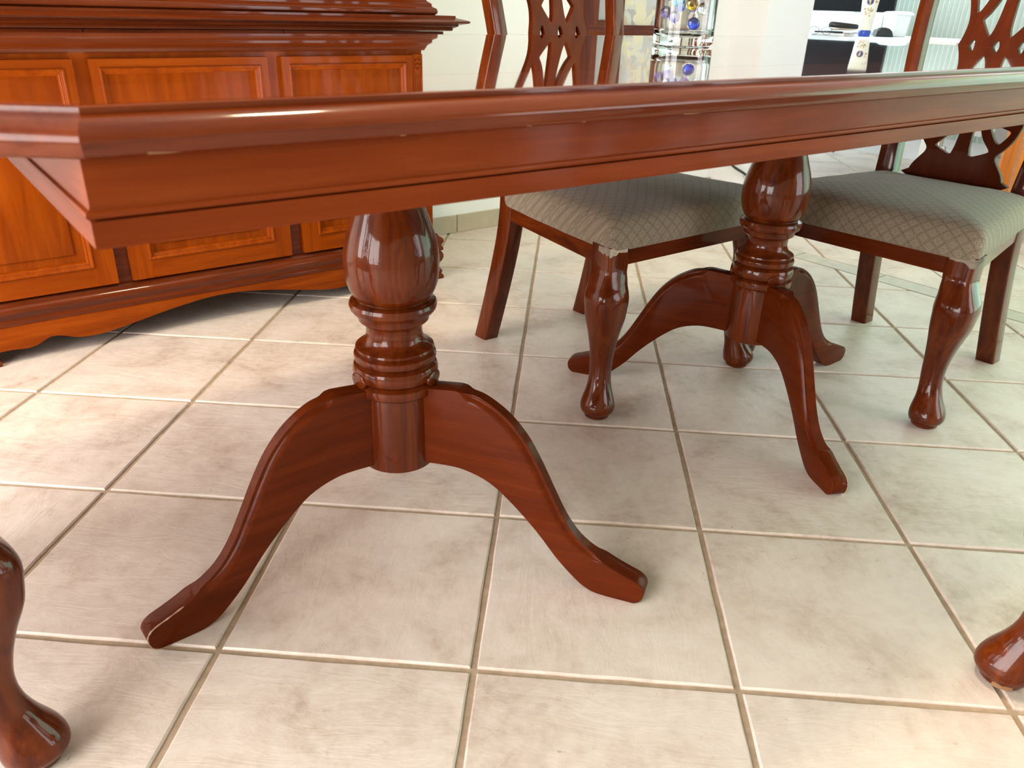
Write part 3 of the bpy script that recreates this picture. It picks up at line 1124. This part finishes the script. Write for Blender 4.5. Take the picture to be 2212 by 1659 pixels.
def panel_front(name, x0, x1, z0, z1, y, mat_r, mat_p, parent, st=.058, knob=False, flat_field=True):
    """framed door or drawer front: stiles, rails, bead and a raised field, proud of y towards the viewer"""
    dr = D.objects.new(name, None)
    C.objects.link(dr)
    dr.parent = parent
    t = .018

    def fr(a, b, c, d2, nm, mt):
        return box(nm, a, b, y - t, y, c, d2, mt, dr, .0025, 2)
    fr(x0, x0 + st, z0, z1, 'stile', W['cz'])
    fr(x1 - st, x1, z0, z1, 'stile', W['cz'])
    fr(x0 + st, x1 - st, z0, z0 + st, 'rail', W['cx'])
    fr(x0 + st, x1 - st, z1 - st, z1, 'rail', W['cx'])
    # bead framing the field: profile runs inwards from the frame
    cx, cz = (x0 + x1) / 2, (z0 + z1) / 2
    hx, hz = (x1 - x0) / 2 - st, (z1 - z0) / 2 - st
    pa = [(-hx, -hz), (hx, -hz), (hx, hz), (-hx, hz)]
    pr = [(.003, 0), (.003, .0195), (.0015, .0212), (-.0015, .0215), (-.0035, .0200), (-.0045, .0165), (-.0065, .0150), (-.0090, .0152), (-.0105, .0140), (-.0125, .0105), (-.0135, .0060), (-.0135, 0)]
    me = sweep_mesh('bead', pa, pr, None, True, 40)
    me.transform(Matrix(((1, 0, 0, cx), (0, 0, -1, y), (0, 1, 0, cz), (0, 0, 0, 1))))
    me.flip_normals() if False else None
    obj('bead', me, mat_r, dr)
    # raised field
    i0 = .0125
    bm = bmesh.new()
    lay = [(i0, .0055), (i0 + .001, .0058)] if flat_field else [(i0, .0050), (i0 + .020, .0060), (i0 + .0225, .0095), (i0 + .025, .0105)]
    vv = []
    for ins, dep in lay:
        vv.append([bm.verts.new((cx + sx * (hx - ins), y - dep, cz + sz * (hz - ins))) for sx, sz in ((-1, -1), (1, -1), (1, 1), (-1, 1))])
    for a, b in zip(vv, vv[1:]):
        for k in range(4):
            bm.faces.new((a[k], a[(k + 1) % 4], b[(k + 1) % 4], b[k]))
    bm.faces.new(vv[-1])
    obj('field', fin(bm, 'field', 30), mat_p, dr)
    if knob:
        kb = obj('knob', lathe_mesh('knob', [(0, 0), (.010, 0), (.006, .006), (.005, .012), (.013, .018), (.015, .024), (.010, .029), (0, .030)], 24), M['lamp_metal'], dr)
        kb.location = (knob[0], y - t, knob[1])
        kb.rotation_euler = (PI / 2, 0, 0)
    return dr


offx = .357
doors = [(-1.016, -.614), (-.579, -.150), (-.111, .290)]
for a, b in doors:
    panel_front('door', a + offx, b + offx, .157, .560, FY, W['cz'], W['cz'], cabt, .050, flat_field=False)
    panel_front('drawer', a + offx, b + offx, .585, .738, FY, W['cx'], W['cx'], cabt, .030)
# carved strips at the corners
for zz0, zz1, yy in ((.160, .738, FY), (.850, 1.80, 1.205)):
    for s in (-1, 1):
        x0 = s * .668
        p = box('corner_strip', x0 - .018, x0 + .018, yy - .012, yy, zz0, zz1, W['cz'], cabt, .002, 1)
        nfl = 5
        bm = bmesh.new()
        for k in range(nfl):
            xx = x0 + (k - 2) * .006
            bxm(bm, xx - .0018, xx + .0018, yy - .0155, yy - .012, zz0 + .06, zz1 - .06)
        for zc in (zz0 + .03, zz1 - .03):
            for k in range(8):
                an = k * PI / 4
                ct = Vector((x0 + .009 * math.cos(an), yy - .0125, zc + .014 * math.sin(an)))
                r0 = bmesh.ops.create_icosphere(bm, subdivisions=1, radius=.0048)
                bmesh.ops.translate(bm, verts=r0['verts'], vec=ct)
            r0 = bmesh.ops.create_icosphere(bm, subdivisions=1, radius=.006)
            bmesh.ops.translate(bm, verts=r0['verts'], vec=Vector((x0, yy - .0125, zc)))
        obj('carving', fin(bm, 'carving', 50), W['cz'], p)
# counter moulding between the two halves
counter = [(-.01, .7490), (.022, .7490), (.048, .7492), (.050, .7520), (.050, .7560), (.056, .7585), (.062, .7620), (.062, .7650), (.070, .7665), (.084, .7700), (.087, .7735), (.084, .7765), (.072, .7800), (.060, .7825), (.056, .7840), (.056, .7890), (-.01, .7890)]
obj('counter_moulding', sweep_mesh('counter_moulding', rect_path(HW, FY, YB - .09), counter), W['cmould'], cabt)
for a, b in ((-1.090, -.5905), (-.5885, -.1222), (-.1202, .363)):
    box('slide_board', a + offx, b + offx, FY - .030, FY, .7365, .7470, W['cmould'], cabt, .0015, 1)
UY = 1.205
box('upper_body', -HW, HW, UY, YB - .012, .789, 1.90, W['cz'], cabt, .002, 1)
um = [(-.01, .789), (.030, .789), (.036, .7935), (.0365, .800), (.034, .806), (.026, .8100), (.024, .8125), (.024, .8180), (.014, .8250), (.010, .8330), (.006, .8400), (-.01, .8400)]
obj('upper_moulding', sweep_mesh('upper_moulding', rect_path(HW, UY, YB - .09), um), W['cmould'], cabt)
for a, b in ((-1.016, -.614), (-.579, -.150), (-.111, .290)):
    panel_front('upper_door', a + offx, b + offx, .852, 1.82, UY, W['cz'], W['cz'], cabt, .022)
cm = [(-.01, 1.83), (.012, 1.83), (.016, 1.845), (.03, 1.86), (.05, 1.875), (.07, 1.895), (.075, 1.91), (.09, 1.92), (.09, 1.945), (-.01, 1.945)]
obj('cornice', sweep_mesh('cornice', rect_path(HW, UY, YB - .11), cm), W['cmould'], cabt)

# ================================================================== PICTURE ON THE WALL
pic = thing('framed_picture', 'wide wooden picture frame with a mirror strip and a print of pale robed figures', 'picture', (1.66, YB, 0))
PZ0, PZ1 = .718, 1.62


def fbar(nm, x0, x1, z0, z1, d0, mat, y1=0.0):
    return box(nm, x0, x1, -d0, y1, z0, z1, mat, pic, .004, 2)


fbar('bottom_rail', -.33, .38, PZ0, PZ0 + .042, .045, W['mx'])
fbar('top_rail', -.33, .38, PZ1 - .05, PZ1, .045, W['mx'])
fbar('side_stile', -.33, -.285, PZ0 + .042, PZ1 - .05, .045, W['mz'])
fbar('side_stile', .335, .38, PZ0 + .042, PZ1 - .05, .045, W['mz'])
fbar('inner_stile', -.185, -.135, PZ0 + .042, PZ1 - .05, .035, W['mz'])
fbar('inner_rail', -.285, -.185, PZ0 + .042, PZ0 + .060, .030, W['mx'])
box('mirror_strip', -.285, -.185, -.012, -.004, PZ0 + .060, PZ1 - .05, flat('grey_mirror', (.42, .41, .41), .2), pic)
box('print', -.135, .335, -.012, -.004, PZ0 + .042, PZ1 - .05, M['print'], pic)

# ================================================================== GLASS VASE WITH GEMS
VX, VY, VR, VH = .172, .056, .0530, .300
vase = obj('glass_vase', lathe_mesh('glass_vase', [(0, .0012), (.046, .0004), (.0500, .0010), (.0525, .0040), (VR, .010), (VR, VH - .003), (.0515, VH), (.0490, VH), (.0475, VH - .003), (.0470, .030), (.0440, .0205), (.034, .0160), (.018, .0140), (0, .0135)], 56, smooth=40), M['glass'])
vase.location = (VX, VY, ZT)
tag(vase, 'clear thick glass cylinder vase on the dining table holding glass gems', 'vase')
gem_prof = [(0, 0), (.0076, 0), (.0098, .0016), (.0100, .0030), (.0084, .0054), (.0048, .0070), (0, .0075)]
gem_mesh = lathe_mesh('glass_gem', gem_prof, 18)
rng = random.Random(21)
placed = []
cols = ['cobalt blue', 'cobalt blue', 'amber', 'violet', 'clear', 'turquoise', 'cobalt blue', 'violet']
vdir = Vector((VX + .9986, VY + .9654, 0)).normalized()          # from the viewer's side of the room to the vase
vrt = Vector((vdir.y, -vdir.x, 0))


def gem(cn, p, tilt, yaw, label):
    me = D.meshes.get('glass_gem_' + cn)
    if me is None:
        me = gem_mesh.copy()
        me.name = 'glass_gem_' + cn
        me.materials.append(GEM[cn])
    g = obj('glass_gem', me, None)
    g.location = Vector((VX, VY, ZT)) + p
    g.rotation_euler = (tilt, 0, yaw)
    tag(g, label, 'glass gem', cn + ' gems in the vase')
    placed.append(p)


face = math.atan2(-vdir.y, -vdir.x) + PI / 2
for cn, u, z, lab in (
        ('turquoise', -.013, .071, 'turquoise flat glass gem at the front of the vase, left of the amber one'),
        ('amber', .0085, .066, 'amber flat glass gem at the front centre of the vase'),
        ('clear', .0270, .059, 'clear frosted flat glass gem at the front right of the vase'),
        ('violet', -.0325, .052, 'violet flat glass gem nearest the left wall of the vase'),
        ('violet', -.0170, .046, 'violet flat glass gem at the front left of the vase'),
        ('cobalt blue', .0145, .036, 'cobalt blue flat glass gem lowest at the front of the vase'),
        ('clear', -.0235, .0895, 'clear flat glass gem high at the front left of the vase'),
        ('amber', .0200, .0860, 'amber flat glass gem high at the front right of the vase'),
        ('cobalt blue', -.0020, .0930, 'cobalt blue flat glass gem high at the front centre of the vase')):
    dep = math.sqrt(max(0, .0355 ** 2 - u * u))
    p = vrt * u - vdir * dep + Vector((0, 0, z))
    gem(cn, p, PI / 2 + rng.uniform(-.15, .15), face + rng.uniform(-.2, .2) + u * 14, lab)
ngem = len(placed)
tries = 0
while ngem < 34 and tries < 9000:
    tries += 1
    z = .034 + .150 * rng.random()
    an = rng.random() * 2 * PI
    rad = .0320 * math.sqrt(.15 + .85 * rng.random())
    p = Vector((rad * math.cos(an), rad * math.sin(an), z))
    if z < .10 and p.dot(vdir) < .004:
        continue
    if any((p - q).length < .0185 for q in placed):
        continue
    cn = cols[rng.randrange(len(cols))]
    gem(cn, p, PI / 2 + rng.uniform(-.7, .7), an + PI / 2 + rng.uniform(-.5, .5), cn + ' flat glass gem among those behind the front ones in the vase')
    ngem += 1

# ================================================================== THE STUDY BEYOND THE OPENING
ZD = .725
desk = thing('desk', 'white desk in the bright room beyond the wall end', 'desk', (3.42, 1.52, 0))
box('desk_top', -.40, .40, -.62, .72, ZD - .028, ZD, M['white'], desk, .003, 1)
for sx in (-1, 1):
    for sy in (-.58, .68):
        box('leg', sx * .36 - .02, sx * .36 + .02, sy - .02, sy + .02, 0, ZD - .028, M['whitepl'], desk, .002, 1)
box('modesty_panel', .30, .318, -.55, .65, .25, ZD - .028, M['white'], desk, .001, 1)

mon = thing('monitor', 'black flat monitor screen standing on the white desk', 'monitor', (3.56, 1.78, ZD))
box('screen', -.012, .0, -.245, .290, .118, .460, M['screen'], mon, .003, 1)
box('casing', 0, .03, -.24, .285, .122, .455, M['black'], mon, .005, 1)
box('neck', .002, .022, -.06, -.01, .006, .12, M['whitepl'], mon, .002, 1)
box('foot', -.05, .09, -.14, .08, 0, .008, M['whitepl'], mon, .003, 1)

tube = thing('cream_tube', 'cream cosmetic tube with navy emblem standing on its blue cap', 'tube', (3.205, 1.472, ZD))
tube.rotation_euler = (0, 0, R(28))
tube.scale = (1.12, 1.12, 1.0)
obj('cap', lathe_mesh('cap', [(0, 0), (.0250, 0), (.0265, .002), (.0275, .030), (.026, .032), (0, .032)], 32), M['bluecap'], tube)
rings = []
for z, hx_, hy_ in ((.031, .0275, .0275), (.06, .029, .0285), (.10, .0315, .027), (.15, .035, .0215), (.20, .039, .013), (.235, .042, .004), (.245, .042, .0025)):
    rings.append(super_ring(0, 0, z, hy_, hx_, 2.0, 32))
body = obj('body', ring_loft('body', rings, True, 60), M['cream'], tube)


def tube_front(yv, z):
    """local x of the tube's front surface"""
    tabx = [(.031, .0275), (.06, .0285), (.10, .027), (.15, .0215), (.20, .013), (.235, .004)]
    taby = [(.031, .0275), (.06, .029), (.10, .0315), (.15, .035), (.20, .039), (.235, .042)]
    a, b = interp(tabx, z), interp(taby, z)
    return -a * math.sqrt(max(0, 1 - (yv / b) ** 2)) - .0005


def decal(nm, poly, mat, parent):
    bm = bmesh.new()
    c = Vector((0, sum(p[0] for p in poly) / len(poly), sum(p[1] for p in poly) / len(poly)))
    vs2 = [bm.verts.new((tube_front(p[0], p[1]), p[0], p[1])) for p in poly]
    cv = bm.verts.new((tube_front(c.y, c.z), c.y, c.z))
    for k in range(len(vs2)):
        bm.faces.new((cv, vs2[k], vs2[(k + 1) % len(vs2)]))
    return obj(nm, fin(bm, nm, 60), mat, parent)


decal('emblem', [(.015 * math.cos(k * PI / 10), .166 + .0165 * math.sin(k * PI / 10)) for k in range(20)], M['navy'], body)
e2 = decal('emblem_mark', [(-.003, .152), (.001, .151), (.003, .163), (.008, .172), (.002, .176), (-.004, .170), (-.002, .162)], M['gold'], body)
e2.location = (-.0006, 0, 0)
rg2 = random.Random(3)
for k in range(26):
    yy, zz = rg2.uniform(-.019, .019), rg2.uniform(.098, .135)
    rr2 = rg2.uniform(.0016, .0036)
    decal('printed_flower', [(yy + rr2 * math.cos(q * PI / 3), zz + rr2 * math.sin(q * PI / 3) * 1.2) for q in range(6)], [M['redp'], M['greenp'], M['gold'], M['inkgrey']][k % 4], body)
for k in range(9):
    yy, zz = rg2.uniform(-.034, -.018), rg2.uniform(.160, .215)
    decal('printed_flower', [(yy + .003 * math.cos(q * PI / 3), zz + .0036 * math.sin(q * PI / 3)) for q in range(6)], [M['redp'], M['greenp'], M['gold']][k % 3], body)
for zz, wv in ((.081, .014), (.078, .015), (.068, .015), (.065, .016)):
    decal('small_print', [(-wv, zz), (wv, zz), (wv, zz + .0016), (-wv, zz + .0016)], M['inkgrey'], body)

st = thing('stapler', 'black stapler lying tilted on papers on the white desk', 'stapler', (3.08, 1.520, ZD + .026))
st.rotation_euler = (0, R(-6), R(-52))
obj('top_arm', prism('top_arm', [(-.070, .022), (.066, .002), (.072, .006), (.072, .022), (.060, .027), (-.050, .047), (-.068, .046), (-.074, .036)], .034, .004), M['black'], st)
obj('magazine', prism('magazine', [(-.060, .008), (.066, -.006), (.066, .003), (-.060, .020)], .020, .001), M['steel'], st)
obj('base', prism('base', [(-.074, -.006), (.074, -.020), (.074, -.014), (-.074, .006)], .034, .002), M['grey'], st)

for nm, p0, p1, rr2, mt, lab in (
        ('pen', (2.93, 1.60, ZD + .0065), (3.08, 1.44, ZD + .0065), .0062, M['whitepl'], 'white pen lying on the desk in front of the stapler'),
        ('pencil', (2.95, 1.60, ZD + .018), (3.10, 1.47, ZD + .018), .0045, M['black'], 'black pencil under the stapler on the white desk'),
        ('marker', (3.06, 1.555, ZD + .0115), (3.19, 1.515, ZD + .0115), .0062, M['redp'], 'red and white marker on the desk under the stapler')):
    v0, v1 = Vector(p0), Vector(p1)
    tp = thing(nm, lab, nm, p0)
    ln = (v1 - v0)
    obj('barrel', tube_mesh('barrel', [(0, 0, 0), ln * .72], rr2, 10), mt, tp)
    obj('tip', tube_mesh('tip', [ln * .72, ln * .9, ln], [rr2 * .95, rr2 * .8, rr2 * .3], 10), M['whitepl'] if nm != 'pen' else M['steel'], tp)

gl = thing('eyeglasses', 'thin dark wire eyeglasses at the left end of the desk', 'glasses', (2.93, 1.555, ZD))
gl.rotation_euler = (0, 0, R(-40))
for s in (-1, 1):
    obj('rim', tube_mesh('rim', [(s * .032 + .025 * math.cos(k * PI / 8), 0, .024 + .019 * math.sin(k * PI / 8)) for k in range(17)], .0012, 6), M['rubber'], gl)
    obj('temple', tube_mesh('temple', [(s * .058, 0, .036), (s * .060, .06, .034), (s * .056, .11, .02), (s * .054, .125, .006)], .0012, 6), M['rubber'], gl)
obj('bridge', tube_mesh('bridge', [(-.008, 0, .028), (0, -.002, .033), (.008, 0, .028)], .0012, 6), M['rubber'], gl)

td = thing('tape_dispenser', 'rounded black tape dispenser beside the cream tube', 'tape dispenser', (3.335, 1.452, ZD))
td.rotation_euler = (0, 0, R(-35))
obj('shell', prism('shell', [(-.030, 0), (.062, 0), (.060, .012), (.050, .030), (.034, .042), (.012, .047), (-.010, .044), (-.026, .032)], .040, .006), M['black'], td)
obj('roll', tube_mesh('roll', [(-.034, -.012, .020), (-.034, .012, .020)], .018, 20), M['grey'], td)

bx2 = thing('storage_box', 'translucent white storage box with flared lid at the right of the desk', 'box', (3.50, 1.470, ZD))
bx2.rotation_euler = (0, 0, R(-25))
rings = []
for z, h in ((.002, .044), (.004, .047), (.06, .050), (.108, .053)):
    rings.append(super_ring(0, 0, z, h, h, 8, 36))
obj('tub', ring_loft('tub', rings, True, 40), M['whitepl'], bx2)
rings = [super_ring(0, 0, z, h, h, 8, 36) for z, h in ((.1082, .062), (.111, .064), (.116, .061), (.124, .046), (.126, .02))]
obj('lid', ring_loft('lid', rings, True, 40), M['white'], bx2)

# grey cabinet and chrome lamp base seen below the table end
gb = thing('grey_drawer_unit', 'grey drawer unit on the floor of the bright room behind the right chair', 'drawer unit', (3.62, .62, 0))
box('carcase', -.20, .20, -.17, .17, .045, .52, M['grey'], gb, .006, 2)
for k in range(3):
    dw = box('drawer', -.212, -.20, -.16, .16, .06 + k * .152, .20 + k * .152, M['grey'], gb, .003, 1)
    box('handle', -.222, -.212, -.05, .05, .155 + k * .152, .165 + k * .152, M['steel'], dw, .002, 1)
for sx in (-1, 1):
    for sy in (-1, 1):
        obj('castor', lathe_mesh('castor', [(0, 0), (.016, 0), (.02, .01), (.02, .035), (.01, .046), (0, .046)], 16, sx * .16, sy * .13), M['black'], gb)
lb = thing('floor_lamp', 'brushed steel floor lamp seen through the pierced back of the right chair', 'lamp', (2.95, .83, 0))
obj('foot', lathe_mesh('foot', [(0, 0), (.12, 0), (.125, .008), (.11, .018), (.03, .026), (0, .026)], 40), M['steel'], lb)
obj('pole', tube_mesh('pole', [(0, 0, .02), (0, 0, .30), (0, 0, .62)], .016, 16), M['steel'], lb)
obj('collar', lathe_mesh('collar', [(0, .22), (.03, .22), (.034, .226), (.034, .276), (.03, .282), (0, .282)], 28), M['steel'], lb)
obj('head', lathe_mesh('head', [(0, .60), (.045, .60), (.05, .61), (.03, .66), (0, .665)], 28), M['steel'], lb)

# vertical blind on the study wall to the right
vb = thing('vertical_blind', 'pale green vertical blind with narrow slats on the bright room wall', 'blind', (4.17, 0, 0))
box('headrail', -.03, .02, -.20, 2.0, 2.23, 2.28, M['white'], vb, .003, 1)
slat = None
for k in range(62):
    yy = 1.90 - k * .030
    if slat is None:
        slat = box('slat', -.003, .0, -.018, .018, .16, 2.23, M['blind'], vb)
        s2 = slat
    else:
        s2 = slat.copy()
        C.objects.link(s2)
    s2.location = (-.016, yy, 0)
    s2.rotation_euler = (0, 0, R(46))

# orange wooden stand behind the right chair
sd = thing('side_table', 'orange pine side table behind the chair at the table end', 'side table', (2.66, .235, 0), R(33))
box('top', -.17, .17, -.17, .17, .655, .680, W['pine'], sd, .004, 2)
for sx in (-1, 1):
    for sy in (-1, 1):
        box('leg', sx * .135 - .024, sx * .135 + .024, sy * .135 - .024, sy * .135 + .024, 0, .655, W['pine'], sd, .003, 1)

# cable curving down beside the wall end
tag(obj('power_cable', tube_mesh('power_cable', catmull([(2.20, 1.575, .34), (2.21, 1.56, .27), (2.225, 1.51, .20), (2.235, 1.45, .15), (2.245, 1.39, .125), (2.30, 1.385, .10), (2.45, 1.36, .05), (2.56, 1.30, .0075), (2.75, 1.22, .0075)], 6), .006, 8), M['rubber']), 'dark power cable curving down the cream wall to the floor', 'cable')
tag(obj('desk_cable', tube_mesh('desk_cable', catmull([(3.95, 1.95, .68), (3.93, 1.93, .50), (3.86, 1.82, .30), (3.88, 1.87, .12), (3.95, 1.95, .01)], 6), .007, 8), M['rubber']), 'dark cable hanging diagonally under the white desk', 'cable')
print('tiles', ntile, 'gems', ngem)
